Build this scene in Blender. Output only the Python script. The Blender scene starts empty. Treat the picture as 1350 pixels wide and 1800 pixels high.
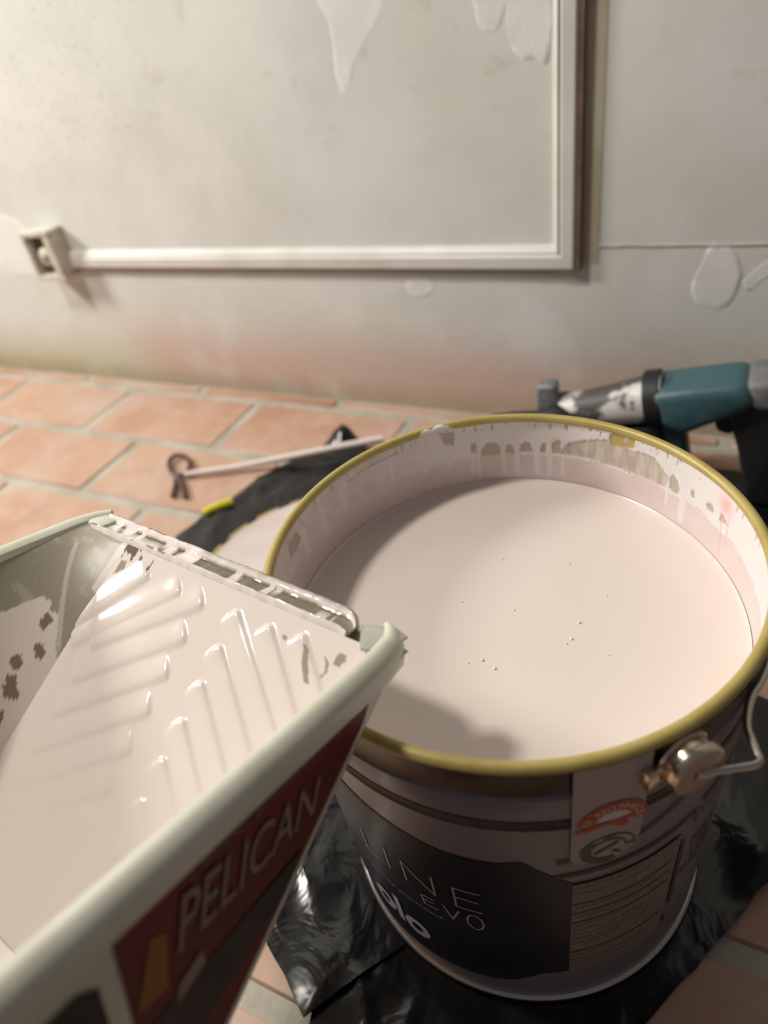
import bpy, bmesh, math, random
from mathutils import Vector, Matrix, noise
random.seed(7)
S = bpy.context.scene
COL = S.collection
PI = math.pi

# ------------------------------------------------------------------ camera
CAM = Vector((0, 0, .561))
cr, cu, cf = Vector((.896, .417, -.155)), Vector((-.153, .616, .773)), Vector((-.418, .668, -.615))
cf.normalize(); cr = (cr - cf * cr.dot(cf)).normalized(); cu = cr.cross(cf)
cd = bpy.data.cameras.new('camera'); cam = bpy.data.objects.new('camera', cd); COL.objects.link(cam)
cam.matrix_world = Matrix(((cr.x, cu.x, -cf.x, CAM.x), (cr.y, cu.y, -cf.y, CAM.y), (cr.z, cu.z, -cf.z, CAM.z), (0, 0, 0, 1)))
cd.sensor_fit = 'HORIZONTAL'; cd.sensor_width = 36; cd.lens = 36 * 1198.76 / 1350; cd.clip_start = .02
cd.dof.use_dof = True; cd.dof.focus_distance = .405; cd.dof.aperture_fstop = 5.8
S.camera = cam

# ------------------------------------------------------------------ light
W = bpy.data.worlds.new('world'); S.world = W; W.use_nodes = True
W.node_tree.nodes['Background'].inputs[0].default_value = (.95, .93, 1, 1)
W.node_tree.nodes['Background'].inputs[1].default_value = .10
def area(name, loc, target, sx, sy, power, color):
    l = bpy.data.lights.new(name, 'AREA'); l.shape = 'RECTANGLE'; l.size = sx; l.size_y = sy; l.energy = power; l.color = color
    o = bpy.data.objects.new(name, l); COL.objects.link(o); o.location = loc
    o.rotation_euler = (Vector(target) - Vector(loc)).to_track_quat('-Z', 'Y').to_euler()
area('ceiling_lamp', (-1.13, .04, 1.82), (-.3, .4, .1), .2, .2, 22, (1, .95, .86))
area('added_side_lamp', (-2.15, .18, 1.28), (-.2, .4, .2), .36, .36, 32, (1, .96, .90))  # added low lamp on the left, throws the shadow inside the tray
S.view_settings.view_transform = 'Standard'; S.view_settings.look = 'None'
S.view_settings.gamma = 1; S.view_settings.use_curve_mapping = False
S.view_settings.exposure = 0

# ------------------------------------------------------------------ helpers
def empty(name, loc, mat=None):
    o = bpy.data.objects.new(name, None); COL.objects.link(o); o.empty_display_size = .02
    if mat is not None: o.matrix_world = mat
    else: o.location = loc
    return o
def tag(o, label, cat, group=None):
    o['label'] = label; o['category'] = cat
    if group: o['group'] = group
    return o
def obj(name, verts, faces, m, parent=None, smooth=True, angle=40):
    me = bpy.data.meshes.new(name); me.from_pydata([tuple(v) for v in verts], [], faces); me.update()
    bm = bmesh.new(); bm.from_mesh(me); bmesh.ops.recalc_face_normals(bm, faces=bm.faces[:])
    if smooth:
        for f in bm.faces: f.smooth = True
        for e in bm.edges:
            if len(e.link_faces) == 2 and e.calc_face_angle(0) > math.radians(angle): e.smooth = False
    bm.to_mesh(me); bm.free()
    if m: me.materials.append(m)
    o = bpy.data.objects.new(name, me); COL.objects.link(o)
    if parent: o.parent = parent
    return o
def joinvf(*parts):
    V, F = [], []
    for v, f in parts:
        n = len(V); V += list(v); F += [[i + n for i in q] for q in f]
    return V, F
def box(x0, x1, y0, y1, z0, z1, bev=0, seg=2):
    bm = bmesh.new(); bmesh.ops.create_cube(bm, size=1)
    for v in bm.verts: v.co = Vector(((x0 + x1) / 2 + v.co.x * (x1 - x0), (y0 + y1) / 2 + v.co.y * (y1 - y0), (z0 + z1) / 2 + v.co.z * (z1 - z0)))
    if bev: bmesh.ops.bevel(bm, geom=bm.edges[:], offset=bev, segments=seg, affect='EDGES', profile=.5)
    r = ([v.co.copy() for v in bm.verts], [[v.index for v in f.verts] for f in bm.faces]); bm.verts.index_update()
    r = ([v.co.copy() for v in bm.verts], [[v.index for v in f.verts] for f in bm.faces]); bm.free(); return r
def prism(poly, y0, y1, bev=0, seg=3, ax='xz'):
    """polygon in a plane, extruded along the third axis, bevelled"""
    bm = bmesh.new()
    mk = (lambda p, h: (p[0], h, p[1])) if ax == 'xz' else (lambda p, h: (p[0], p[1], h)) if ax == 'xy' else (lambda p, h: (h, p[0], p[1]))
    a = [bm.verts.new(mk(p, y0)) for p in poly]; b = [bm.verts.new(mk(p, y1)) for p in poly]; n = len(poly)
    bm.faces.new(a); bm.faces.new(b[::-1])
    for i in range(n): bm.faces.new((a[i], b[i], b[(i + 1) % n], a[(i + 1) % n]))
    bmesh.ops.recalc_face_normals(bm, faces=bm.faces[:])
    if bev: bmesh.ops.bevel(bm, geom=bm.edges[:], offset=bev, segments=seg, affect='EDGES', profile=.5)
    bm.verts.index_update()
    r = ([v.co.copy() for v in bm.verts], [[v.index for v in f.verts] for f in bm.faces]); bm.free(); return r
def lathe(prof, n=128, a0=0, a1=360, closed=False):
    full = a1 - a0 >= 360; m = len(prof); V = []; F = []
    cols = n if full else n + 1
    for i in range(cols):
        t = math.radians(a0 + (a1 - a0) * i / n)
        for r, z in prof: V.append((r * math.cos(t), r * math.sin(t), z))
    for i in range(n):
        j = (i + 1) % cols
        for k in range(m if closed else m - 1):
            l = (k + 1) % m
            F.append([i * m + k, j * m + k, j * m + l, i * m + l])
    return V, F
def tube(path, rad, n=10, caps=True):
    P = [Vector(p) for p in path]; V = []; F = []; N = len(P)
    R = rad if isinstance(rad, (list, tuple)) else [rad] * N
    up = Vector((0, 0, 1)); last = None
    for i, p in enumerate(P):
        t = (P[min(i + 1, N - 1)] - P[max(i - 1, 0)]).normalized()
        if last is None:
            x = t.cross(up)
            if x.length < .05: x = t.cross(Vector((1, 0, 0)))
        else: x = last - t * last.dot(t)
        x.normalize(); y = t.cross(x); last = x
        for k in range(n):
            a = 2 * PI * k / n; V.append(p + (x * math.cos(a) + y * math.sin(a)) * R[i])
    for i in range(N - 1):
        for k in range(n): F.append([i * n + k, i * n + (k + 1) % n, (i + 1) * n + (k + 1) % n, (i + 1) * n + k])
    if caps: F.append(list(range(n))); F.append([(N - 1) * n + k for k in range(n)])
    return V, F
def smooth_path(pts, k=8):
    P = [Vector(p) for p in pts]; out = []
    for i in range(len(P) - 1):
        a, b, c, d = P[max(i - 1, 0)], P[i], P[i + 1], P[min(i + 2, len(P) - 1)]
        for j in range(k):
            t = j / k
            out.append(.5 * ((2 * b) + (c - a) * t + (2 * a - 5 * b + 4 * c - d) * t * t + (3 * b - a - 3 * c + d) * t ** 3))
    return out + [P[-1]]
def grid(nu, nv, fn):
    V = [fn(i / nu, j / nv) for i in range(nu + 1) for j in range(nv + 1)]
    F = [[i * (nv + 1) + j, (i + 1) * (nv + 1) + j, (i + 1) * (nv + 1) + j + 1, i * (nv + 1) + j + 1] for i in range(nu) for j in range(nv)]
    return V, F
def colour(o, cols):
    at = o.data.color_attributes.new('tint', 'FLOAT_COLOR', 'POINT')
    at.data.foreach_set('color', [c for q in cols for c in (q[0], q[1], q[2], 1)])
def inpoly(x, y, p):
    r = False; j = len(p) - 1
    for i in range(len(p)):
        if (p[i][1] > y) != (p[j][1] > y) and x < (p[j][0] - p[i][0]) * (y - p[i][1]) / (p[j][1] - p[i][1]) + p[i][0]: r = not r
        j = i
    return r
def fbm(x, y, z=0, o=4):
    return noise.fractal(Vector((x, y, z)), .9, 2.0, o)
def lerp(a, b, t):
    t = max(0, min(1, t)); return tuple(p + (q - p) * t for p, q in zip(a, b))
def sst(a, b, x):
    t = max(0, min(1, (x - a) / (b - a))); return t * t * (3 - 2 * t)

# ------------------------------------------------------------------ materials
def srgb(r, g, b): return tuple(((c / 255) / 12.92 if c <= 10 else ((c / 255 + .055) / 1.055) ** 2.4) for c in (r, g, b))
class NT:
    def __init__(s, name):
        s.m = bpy.data.materials.new(name); s.m.use_nodes = True; s.t = s.m.node_tree; s.b = s.t.nodes['Principled BSDF']
        s.co = s.t.nodes.new('ShaderNodeTexCoord').outputs['Object']
    def n(s, k, **kw):
        x = s.t.nodes.new('ShaderNode' + k)
        for a, v in kw.items(): setattr(x, a, v)
        return x
    def lk(s, a, b): s.t.links.new(a, b)
    def noise(s, sc, det=4, rough=.6, co=None, dist=0):
        x = s.n('TexNoise'); x.inputs['Scale'].default_value = sc; x.inputs['Detail'].default_value = det; x.inputs['Roughness'].default_value = rough
        x.inputs['Distortion'].default_value = dist; s.lk(co or s.co, x.inputs['Vector']); return x.outputs['Fac']
    def rng(s, v, a, b, c=0., d=1.):
        x = s.n('MapRange', interpolation_type='SMOOTHSTEP'); s.lk(v, x.inputs[0])
        for i, q in enumerate((a, b, c, d)): x.inputs[i + 1].default_value = q
        return x.outputs[0]
    def mul(s, a, b, op='MULTIPLY'):
        x = s.n('Math', operation=op)
        for i, q in enumerate((a, b)):
            if isinstance(q, (int, float)): x.inputs[i].default_value = q
            else: s.lk(q, x.inputs[i])
        return x.outputs[0]
    def mix(s, f, a, b):
        x = s.n('Mix', data_type='RGBA')
        if isinstance(f, (int, float)): x.inputs[0].default_value = f
        else: s.lk(f, x.inputs[0])
        for i, q in ((6, a), (7, b)):
            if isinstance(q, tuple): x.inputs[i].default_value = (*q, 1)
            else: s.lk(q, x.inputs[i])
        return x.outputs[2]
    def col(s, c):
        if isinstance(c, tuple): s.b.inputs['Base Color'].default_value = (*c, 1)
        else: s.lk(c, s.b.inputs['Base Color'])
    def set(s, **k):
        for a, v in k.items(): s.b.inputs[a.replace('_', ' ')].default_value = v
        return s
    def bump(s, h, st=.3, d=.002):
        x = s.n('Bump'); x.inputs['Strength'].default_value = st; x.inputs['Distance'].default_value = d; s.lk(h, x.inputs['Height']); s.lk(x.outputs[0], s.b.inputs['Normal'])
def mat(name, c, rough=.5, metal=0, c2=None, sc=20, lo=.4, hi=.65, bump=0, bsc=80, **kw):
    t = NT(name); t.set(Roughness=rough, Metallic=metal, **kw)
    if c2: t.col(t.mix(t.rng(t.noise(sc), lo, hi), c, c2))
    else: t.col(c)
    if bump: t.bump(t.noise(bsc), bump)
    return t.m
def vcol(name, rough, bump=0, bsc=60, metal=0, **kw):
    t = NT(name); t.set(Roughness=rough, Metallic=metal, **kw)
    a = t.n('VertexColor', layer_name='tint'); t.col(a.outputs[0])
    if bump: t.bump(t.noise(bsc), bump, .001)
    return t.m

PINK = (.76, .665, .61)
M = {}
M['paint'] = mat('pink_paint', PINK, .16, IOR=1.45)
M['paint_film'] = vcol('wet_paint_film', .085, 0)
M['wall_film'] = vcol('tray_wall_film', .42, .1, 60)
M['bucket_film'] = vcol('inside_film', .42, .2, 120)
M['gold'] = mat('gold_lacquer', (.47, .37, .12), .42, .1, c2=(.42, .32, .09), sc=40)
M['tin'] = mat('tinplate', (.55, .5, .45), .22, 1)
M['collar'] = mat('tinplate_dark_reflection', (.085, .065, .052), .28, .7)  # tin darkened to paint in the reflection of the black bag
M['groove'] = mat('groove_shade', (.03, .026, .027), .35)
M['steel'] = mat('steel_wire', (.62, .58, .52), .3, 1)
M['ear'] = mat('ear_metal', (.72, .6, .48), .2, 1)
M['print_lilac'] = mat('printed_lilac', (.215, .19, .205), .28, .1)
M['print_navy'] = mat('printed_navy', (.011, .012, .019), .36, 0, c2=(.02, .022, .034), sc=14, Specular_IOR_Level=.3)
M['print_grey'] = mat('printed_info', (.165, .135, .118), .45, 0, c2=(.225, .19, .165), sc=420, lo=.45, hi=.6)
M['print_ink'] = mat('printed_ink', (.045, .03, .026), .4)
M['print_white'] = mat('printed_white', (.33, .33, .36), .4)
M['print_bold'] = mat('printed_bold', (.36, .38, .45), .4)
M['sticker'] = mat('white_sticker', (.36, .32, .30), .4)
M['red'] = mat('seal_red', (.48, .055, .02), .45)
M['seal_text'] = mat('seal_cream', (.68, .55, .42), .5)
M['seal_green'] = mat('seal_green', (.085, .08, .05), .5)
M['bag'] = None
M['tray'] = mat('tray_plastic', (.58, .57, .47), .32, 0, c2=(.66, .65, .56), sc=12, Subsurface_Weight=.25, Subsurface_Radius=(.01, .01, .007), Subsurface_Scale=.5)
M['clear'] = mat('tray_lip_plastic', (.66, .65, .58), .08, 0, Transmission_Weight=.45, IOR=1.45)
M['label_red'] = mat('label_red', (.125, .006, .008), .45, c2=(.09, .004, .005), sc=30)
M['label_black'] = mat('label_black', (.018, .016, .014), .5, c2=(.035, .03, .027), sc=60)
M['label_cream'] = mat('label_cream', (.25, .195, .15), .5)
M['label_pink'] = mat('label_small_text', (.18, .075, .07), .5)
M['label_orange'] = mat('label_orange', (.25, .10, .012), .5)
M['black'] = mat('black_rubber', (.012, .012, .013), .55, bump=.2)
M['teal'] = mat('teal_casing', (.048, .115, .135), .45, c2=(.12, .17, .18), sc=28, lo=.5, hi=.75)
M['teal_dark'] = mat('dark_teal_casing', (.02, .05, .06), .5)
M['casting'] = mat('gear_casting', (.075, .07, .068), .5, .1, c2=(.62, .6, .56), sc=22, lo=.52, hi=.62)
M['greycap'] = mat('grey_casing', (.14, .15, .155), .5, c2=(.2, .2, .2), sc=40)
M['gauge'] = mat('blue_grey_metal', (.15, .17, .2), .45, .3, c2=(.3, .3, .3), sc=90)
M['wood'] = mat('brown_wood', (.13, .085, .055), .7, c2=(.2, .13, .09), sc=30)
M['white_trim'] = mat('white_trim', (.68, .66, .625), .4, c2=(.6, .58, .53), sc=9)
M['box_plastic'] = mat('aged_white_plastic', (.62, .6, .52), .45, c2=(.5, .46, .36), sc=30)
M['dark_hole'] = mat('dark_recess', (.12, .09, .065), .8)
M['filler'] = mat('white_filler', (.76, .755, .74), .75, c2=(.70, .70, .68), sc=18, bump=.1, bsc=40)
M['wire_dark'] = mat('dark_wire', (.10, .055, .05), .5, .3)
M['rod'] = mat('paint_coated_rod', (.72, .62, .58), .5)
M['tan'] = mat('gold_tab', (.42, .31, .11), .4, .2)
M['lid_pink'] = mat('lid_paint', (.74, .64, .62), .4, c2=(.7, .58, .55), sc=12)
M['yellow'] = mat('yellow_drawstring', (.62, .56, .02), .5)

t = NT('black_film'); t.set(Roughness=.2, Specular_IOR_Level=.5)
t.col(t.mix(t.rng(t.noise(18), .4, .7), (.006, .006, .0065), (.013, .0135, .015)))
n1 = t.noise(17, 3, .5, dist=1.2); t.bump(n1, .5, .006); M['bag'] = t.m

t = NT('terracotta'); t.set(Roughness=.55)
geo = t.n('ObjectInfo'); vm = t.n('VectorMath', operation='ADD'); t.lk(t.co, vm.inputs[0]); t.lk(geo.outputs['Location'], vm.inputs[1]); wc = vm.outputs[0]
c = t.mix(t.rng(t.noise(5, 3, .6, wc), .35, .65), (.41, .215, .135), (.50, .305, .205))
c = t.mix(t.mul(geo.outputs['Random'], .45), c, (.50, .34, .245))
c = t.mix(t.mul(t.rng(t.noise(11, 5, .7, wc), .42, .70), .75), c, (.52, .39, .32))
c = t.mix(t.mul(t.rng(t.noise(4.1, 4, .6, wc), .48, .66), .6), c, (.50, .38, .31))
t.col(c); t.bump(t.noise(45, 5, .6, wc), .3, .002); M['tile'] = t.m
t = NT('grout'); t.set(Roughness=.85)
t.col(t.mix(t.rng(t.noise(14, 5), .35, .65), (.35, .32, .265), (.45, .42, .35))); t.bump(t.noise(120), .5, .002); M['grout'] = t.m

t = NT('old_plaster'); t.set(Roughness=.8)
sx = t.n('SeparateXYZ'); t.lk(t.co, sx.inputs[0]); X, Z = sx.outputs[0], sx.outputs[2]
c = t.mix(t.rng(t.noise(4.5, 5, .6), .35, .65), (.70, .695, .66), (.62, .615, .58))
c = t.mix(t.mul(t.rng(t.noise(2.2, 3), .45, .7), .5), c, (.64, .64, .55))
c = t.mix(t.mul(t.rng(t.noise(3.3, 4, .55, dist=.5), .55, .62), .35), c, (.75, .745, .72))
pk = t.mul(t.mul(t.rng(Z, .17, .03), t.rng(t.noise(4.2, 5, .6, dist=.3), .30, .52)), t.rng(X, -1.15, -.95))
c = t.mix(t.mul(pk, .95), c, (.58, .41, .34))
oc = t.mul(t.rng(Z, .12, .0), t.rng(X, -.9, -1.2))
c = t.mix(t.mul(oc, .9), c, (.47, .43, .27))
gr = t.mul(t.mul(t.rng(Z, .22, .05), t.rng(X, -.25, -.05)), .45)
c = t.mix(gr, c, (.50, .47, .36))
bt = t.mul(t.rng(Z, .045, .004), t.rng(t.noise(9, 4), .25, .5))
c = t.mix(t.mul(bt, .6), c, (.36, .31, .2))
mz = t.mul(t.mul(t.rng(t.noise(4, 3), .4, .55), t.rng(Z, .3, .45)), t.rng(X, -.70, -.92))
sp = t.mul(t.rng(t.noise(120, 3, .65), .57, .67), mz)
c = t.mix(t.mul(sp, .5), c, (.36, .33, .29))
st = t.mul(t.rng(t.noise(16, 4, .65), .6, .74), t.rng(Z, .3, .46))
c = t.mix(t.mul(st, .35), c, (.43, .40, .33))
t.col(c); t.bump(t.noise(22, 6, .6), .16, .004); M['plaster'] = t.m

# ------------------------------------------------------------------ setting
WY = .8827
wall = obj('wall_back', *box(-2.4, 1.3, WY, WY + .12, -.03, 2.3), M['plaster'], smooth=False); wall['kind'] = 'structure'
floor = obj('floor', *box(-2.4, 1.3, -.9, WY, -.05, -.0075), M['grout'], smooth=False); floor['kind'] = 'structure'
tile_mesh = {}
def tile(x0, x1, y0, y1):
    key = (round(x1 - x0, 3), round(y1 - y0, 3))
    if key not in tile_mesh:
        w, h = key
        v, f = box(-w / 2, w / 2, -h / 2, h / 2, -.012, 0, .0022, 1)
        o = obj('tile', v, f, M['tile'], floor); tile_mesh[key] = o.data
    else:
        o = bpy.data.objects.new('tile', tile_mesh[key]); COL.objects.link(o); o.parent = floor
    o.location = ((x0 + x1) / 2, (y0 + y1) / 2, -.0045 + random.uniform(-.0008, .0004))
    o.rotation_euler = (random.uniform(-.002, .002), random.uniform(-.002, .002), random.uniform(-.006, .006))
G = .0088
for r in range(-8, 6):
    y0 = .694 + (r - 4) * .1548 if r < 5 else .849
    y1 = y0 + .1548 if r < 5 else WY - .001
    off = -.74 if r % 2 == 0 else -.89
    for k in range(-6, 8):
        x0 = off + .30 * k + (.003 if r % 4 == 1 else 0)
        if x0 < -2.3 or x0 > 1.0: continue
        if y1 - y0 < .02: continue
        tile(x0 + G, x0 + .30 - G, y0 + G, y1 - G if r < 5 else y1 - .006)
# filler patches and scars on the plaster
def patch(name, poly, m, th=.0012, jit=.0025):
    P = smooth_path([(p[0], 0, p[1]) for p in poly + [poly[0]]], 5)[:-1]
    cx = sum(p.x for p in P) / len(P); cz = sum(p.z for p in P) / len(P)
    V, F = [], []; n = len(P); rings = (1., .97, .8, .5, .2)
    for q, s in enumerate(rings):
        for p in P:
            j = jit * fbm(p.x * 60, p.z * 60, 3)
            V.append((cx + (p.x - cx) * s + j, WY - (0 if q == 0 else th * .45 * (.7 + .5 * abs(fbm(p.x * 40 * s, p.z * 40, q)))), cz + (p.z - cz) * s + j))
    for q in range(len(rings) - 1):
        for i in range(n): F.append([q * n + i, q * n + (i + 1) % n, (q + 1) * n + (i + 1) % n, (q + 1) * n + i])
    F.append([(len(rings) - 1) * n + i for i in range(n)])
    return obj(name, V, F, m, wall)
patch('filler_patch', [(-1.242, .323), (-1.203, .311), (-1.183, .286), (-1.19, .249), (-1.203, .217), (-1.257, .202), (-1.31, .21), (-1.36, .25), (-1.33, .31)], M['filler'])
patch('filler_patch', [(-.52, .60), (-.501, .544), (-.492, .509), (-.493, .493), (-.494, .456), (-.483, .449), (-.465, .477), (-.445, .498), (-.415, .532), (-.405, .60)], M['filler'], .0006)
patch('filler_patch', [(-.276, .55), (-.273, .515), (-.271, .484), (-.262, .462), (-.243, .457), (-.227, .458), (-.227, .55)], M['filler'], .0022)
patch('filler_patch', [(-.33, .55), (-.314, .52), (-.303, .496), (-.293, .488), (-.279, .495), (-.274, .53)], M['filler'], .0008)
patch('filler_patch', [(-.439, .2), (-.426, .211), (-.404, .209), (-.392, .197), (-.407, .184), (-.43, .182)], M['filler'], .0008)
patch('filler_patch', [(-.035, .257), (-.029, .252), (-.016, .25), (-.004, .23), (-.001, .213), (-.007, .185), (-.022, .174), (-.045, .181), (-.055, .202), (-.047, .227), (-.042, .247)], M['filler'], .0015, .001)
patch('filler_patch', [(.000, .209), (.016, .228), (.04, .245), (.045, .23), (.022, .213), (.008, .199)], M['filler'], .0012, .001)
m = mat('tan_plaster', (.47, .42, .30), .8, c2=(.56, .52, .41), sc=12)
obj('tan_strip', *box(-.186, -.166, WY - .0007, WY + .001, .232, 2.3), m, wall)  # thin tan strip alongside the upright trunking
m = mat('plaster_ridge', (.47, .45, .38), .85, c2=(.57, .55, .49), sc=14)
v, f = tube([(-.166 + .01 * i, WY + .0004, .253 + .0012 * fbm(i * .4, 2)) for i in range(36)], .0022, 6)
obj('plaster_crack', v, f, m, wall)

# ------------------------------------------------------------------ cable trunking (moulded frame on the wall) and its junction box
tr = tag(empty('cable_trunking', (-.209, WY, .226)), 'white trunking on the wall running from the socket box to a mitred corner', 'trunking')
def trunk_profile():   # (across, outwards)
    return [(0, 0), (0, .010), (.003, .0125), (.017, .0125), (.0195, .010), (.0225, .010), (.028, .0045), (.030, 0)]
def mitred(name, horiz, m):
    V, F = [], []; pr = trunk_profile(); n = len(pr)
    for e in range(2):
        for a, d in pr:
            if horiz: p = ((-1.105 if e == 0 else -.193 - a), WY - d, .2262 + a)
            else: p = (-.193 - a, WY - d, (2.28 if e == 0 else .2262 + a))
            V.append((p[0] + .209, p[1] - WY, p[2] - .226))
    F = [[k, k + 1, n + k + 1, n + k] for k in range(n - 1)] + [list(range(n)), list(range(2 * n - 1, n - 1, -1))]
    return obj(name, V, F, m, tr, angle=20)
mitred('trunking_cover', True, M['white_trim']); mitred('trunking_cover', False, M['white_trim'])
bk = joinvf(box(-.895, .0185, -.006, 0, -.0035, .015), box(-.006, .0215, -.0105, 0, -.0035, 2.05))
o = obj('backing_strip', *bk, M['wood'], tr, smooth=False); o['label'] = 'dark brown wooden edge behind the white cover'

sb = tag(empty('junction_box', (-1.128, WY, .256)), 'small square surface-mounted socket box on the wall at the end of the trunking', 'socket')
fr = joinvf(box(-.042, .030, -.038, -.0005, -.044, -.034, .002), box(-.042, .030, -.038, -.0005, .034, .044, .002), box(-.042, -.033, -.038, -.0005, -.034, .034, .002), box(.014, .030, -.038, -.0005, -.034, .034, .002), box(-.034, .015, -.02, -.0005, -.035, .035))
obj('box_shell', *fr, M['box_plastic'], sb)
V, F = lathe([(.0, -.0), (.012, 0), (.015, .002), (.017, .006), (.017, .010), (.0, .010)], 32)
V = [(-.010 + x, -.02 - .010 + z, -.004 + y) for x, y, z in V]
obj('socket_insert', V, F, M['box_plastic'], sb)
V, F = lathe([(.0, .0), (.006, 0), (.006, .001), (0, .001)], 20); V = [(-.006 + x, -.0312 + z, -.006 + y) for x, y, z in V]
obj('socket_hole', V, F, M['dark_hole'], sb)
obj('back_plate', *box(-.034, .0145, -.0212, -.0195, -.034, .034), M['dark_hole'], sb)

# ------------------------------------------------------------------ black plastic bags on the floor
def sheet(name, poly, ctr, z0, amp, flat, parent, seed, sub=6, rings=46, lift=None, fr=9):
    P = [Vector((p[0], p[1], 0)) for p in poly]; B = []
    for i in range(len(P)):
        a, b = P[i], P[(i + 1) % len(P)]
        k = max(2, int((b - a).length / .012))
        for j in range(k):
            q = a.lerp(b, j / k); q += Vector((fbm(q.x * 30, q.y * 30, seed), fbm(q.x * 30, q.y * 30, seed + 5), 0)) * .0016; B.append(q)
    n = len(B); V = []; c = Vector((*ctr, 0))
    for r in range(rings + 1):
        s = r / rings
        for q in B:
            p = c.lerp(q, s ** .8)
            h = abs(fbm(p.x * fr + seed, p.y * fr, seed, 3)); h2 = 1 - abs(fbm(p.x * fr * 1.9, p.y * fr * .9 + 3, seed + 9, 2)) * 2.6
            z = amp * (.55 * h + .5 * max(0, h2) ** 2)
            if flat: z *= flat(p.x, p.y)
            if lift: z += lift(p.x, p.y)
            V.append(p + Vector((0, 0, z0 + z)))
    F = []
    for r in range(rings):
        for i in range(n): F.append([r * n + i, r * n + (i + 1) % n, (r + 1) * n + (i + 1) % n, (r + 1) * n + i])
    # a hem turned down at the edge gives the film its thickness
    for q in range(n): V.append(V[rings * n + q] + Vector((0, 0, -.0012)))
    for i in range(n): F.append([rings * n + i, rings * n + (i + 1) % n, (rings + 1) * n + (i + 1) % n, (rings + 1) * n + i])
    return obj(name, [v - parent.location for v in V], F, M['bag'], parent, angle=80)
BX, BY = -.0990, .2757
def away(x, y): return sst(.140, .185, math.hypot(x - BX, y - BY))
bag = tag(empty('plastic_bag', (BX, BY, -.004)), 'crumpled black plastic bag spread under the metal paint bucket', 'plastic bag')
sheet('bag_film', [(-.19, .072), (-.165, .03), (-.13, -.02), (-.085, -.02), (-.03, .08), (.017, .163), (.05, .222), (.085, .284), (.125, .35), (.13, .43), (.072, .452), (.0, .47), (-.12, .46), (-.2, .42), (-.235, .33), (-.245, .262), (-.23, .18), (-.2, .11)], (BX, BY), -.0030, .011, away, bag, 3,
      lift=lambda x, y: .010 * away(x, y) * math.exp(-((x - .085) * .7 - (y - .30) * .2) ** 2 / .0006) * sst(.26, .31, y))
def near_seam(x, y):
    d = ((x + .197) * .83 + (y - .077) * -.56)
    return .0035 * away(x, y) * (1 - sst(-.045, 0, -abs(d)) * 0)
sheet('folded_flap', [(-.1965, .0775), (-.235, .101), (-.262, .118), (-.275, .14), (-.30, .175), (-.325, .212), (-.285, .238), (-.25, .262), (-.20, .285), (-.125, .25), (-.125, .183), (-.148, .149)], (-.2, .18), -.0012, .008, away, bag, 11, lift=near_seam, fr=11)

bag2 = tag(empty('plastic_bag', (-.35, .6, -.004)), 'black plastic bag with a yellow drawstring lying behind the bucket under the lid', 'plastic bag')
def lidflat(x, y): return (1 - .9 * sst(.66, .72, y) * sst(-.28, -.22, x)) * (1 - .85 * sst(.60, .66, y) * sst(-.36, -.42, x)) * sst(.168, .20, math.hypot(x + .401, y - .468)) * (1 + 3.2 * sst(-.12, .02, x)) * sst(.0, .05, math.hypot(x - BX, y - BY) - .14)
def tip(x, y): return .030 * math.exp(-((x + .515) ** 2 + (y - .752) ** 2) / .0006) + .004 * sst(.165, .2, math.hypot(x + .401, y - .468))
sheet('bag_film', [(-.66, .40), (-.650, .46), (-.638, .506), (-.619, .577), (-.604, .636), (-.573, .696), (-.535, .738), (-.530, .765), (-.505, .757), (-.474, .745), (-.38, .765), (-.3, .78), (-.1, .80), (-.046, .796), (.028, .793), (.10, .78), (.2, .68), (.2, .57), (.05, .515), (-.1, .50), (-.24, .42), (-.28, .36), (-.45, .31), (-.6, .33)], (-.30, .6), -.0035, .010, lidflat, bag2, 23, lift=tip)
v, f = tube(smooth_path([(-.630, .536, .008), (-.624, .545, .0095), (-.612, .559, .010), (-.603, .570, .008)]), [.003] + [.0060] * 23 + [.003], 8)
o = obj('drawstring', [(x + .35, y - .6, z * .9 + .004) for x, y, z in v], f, M['yellow'], bag2); o['label'] = 'yellow drawstring end'

# ------------------------------------------------------------------ lid
lid = tag(empty('bucket_cover', (-.401, .468, .003)), 'round paint-smeared bucket lid with gold tabs, lying on the black bag behind the bucket', 'lid')
obj('lid_disc', *lathe([(0, .0), (.146, 0), (.149, .003), (.149, .012), (.1465, .0145), (.143, .0135), (.140, .0115), (0, .0115)], 120), M['lid_pink'], lid)
NT_ = 20
for k in range(NT_):
    a = math.radians(146.5 + 360 / NT_ * k)
    V, F = [], []
    pr_ = [(.1465, .013), (.150, .0145), (.156, .0115), (.160, .005), (.1605, .0), (.1588, .0), (.158, .0045), (.1545, .0095), (.149, .0115)]
    nn = len(pr_)
    for i in range(5):
        b = a + math.radians(-5.8 + 11.6 * i / 4)
        for r, z in pr_: V.append((r * math.cos(b), r * math.sin(b), z))
    for i in range(4):
        for q in range(nn): F.append([i * nn + q, (i + 1) * nn + q, (i + 1) * nn + (q + 1) % nn, i * nn + (q + 1) % nn])
    F += [list(range(nn)), [4 * nn + q for q in range(nn)]]
    if k == 0: first = obj('crimp_tab', V, F, M['tan'], lid); first['label'] = 'gold crimp tab'
    else:
        o = bpy.data.objects.new('crimp_tab', first.data); COL.objects.link(o); o.parent = lid
        o.rotation_euler.z = math.radians(360 / NT_ * k); o['label'] = 'gold crimp tab'

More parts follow.
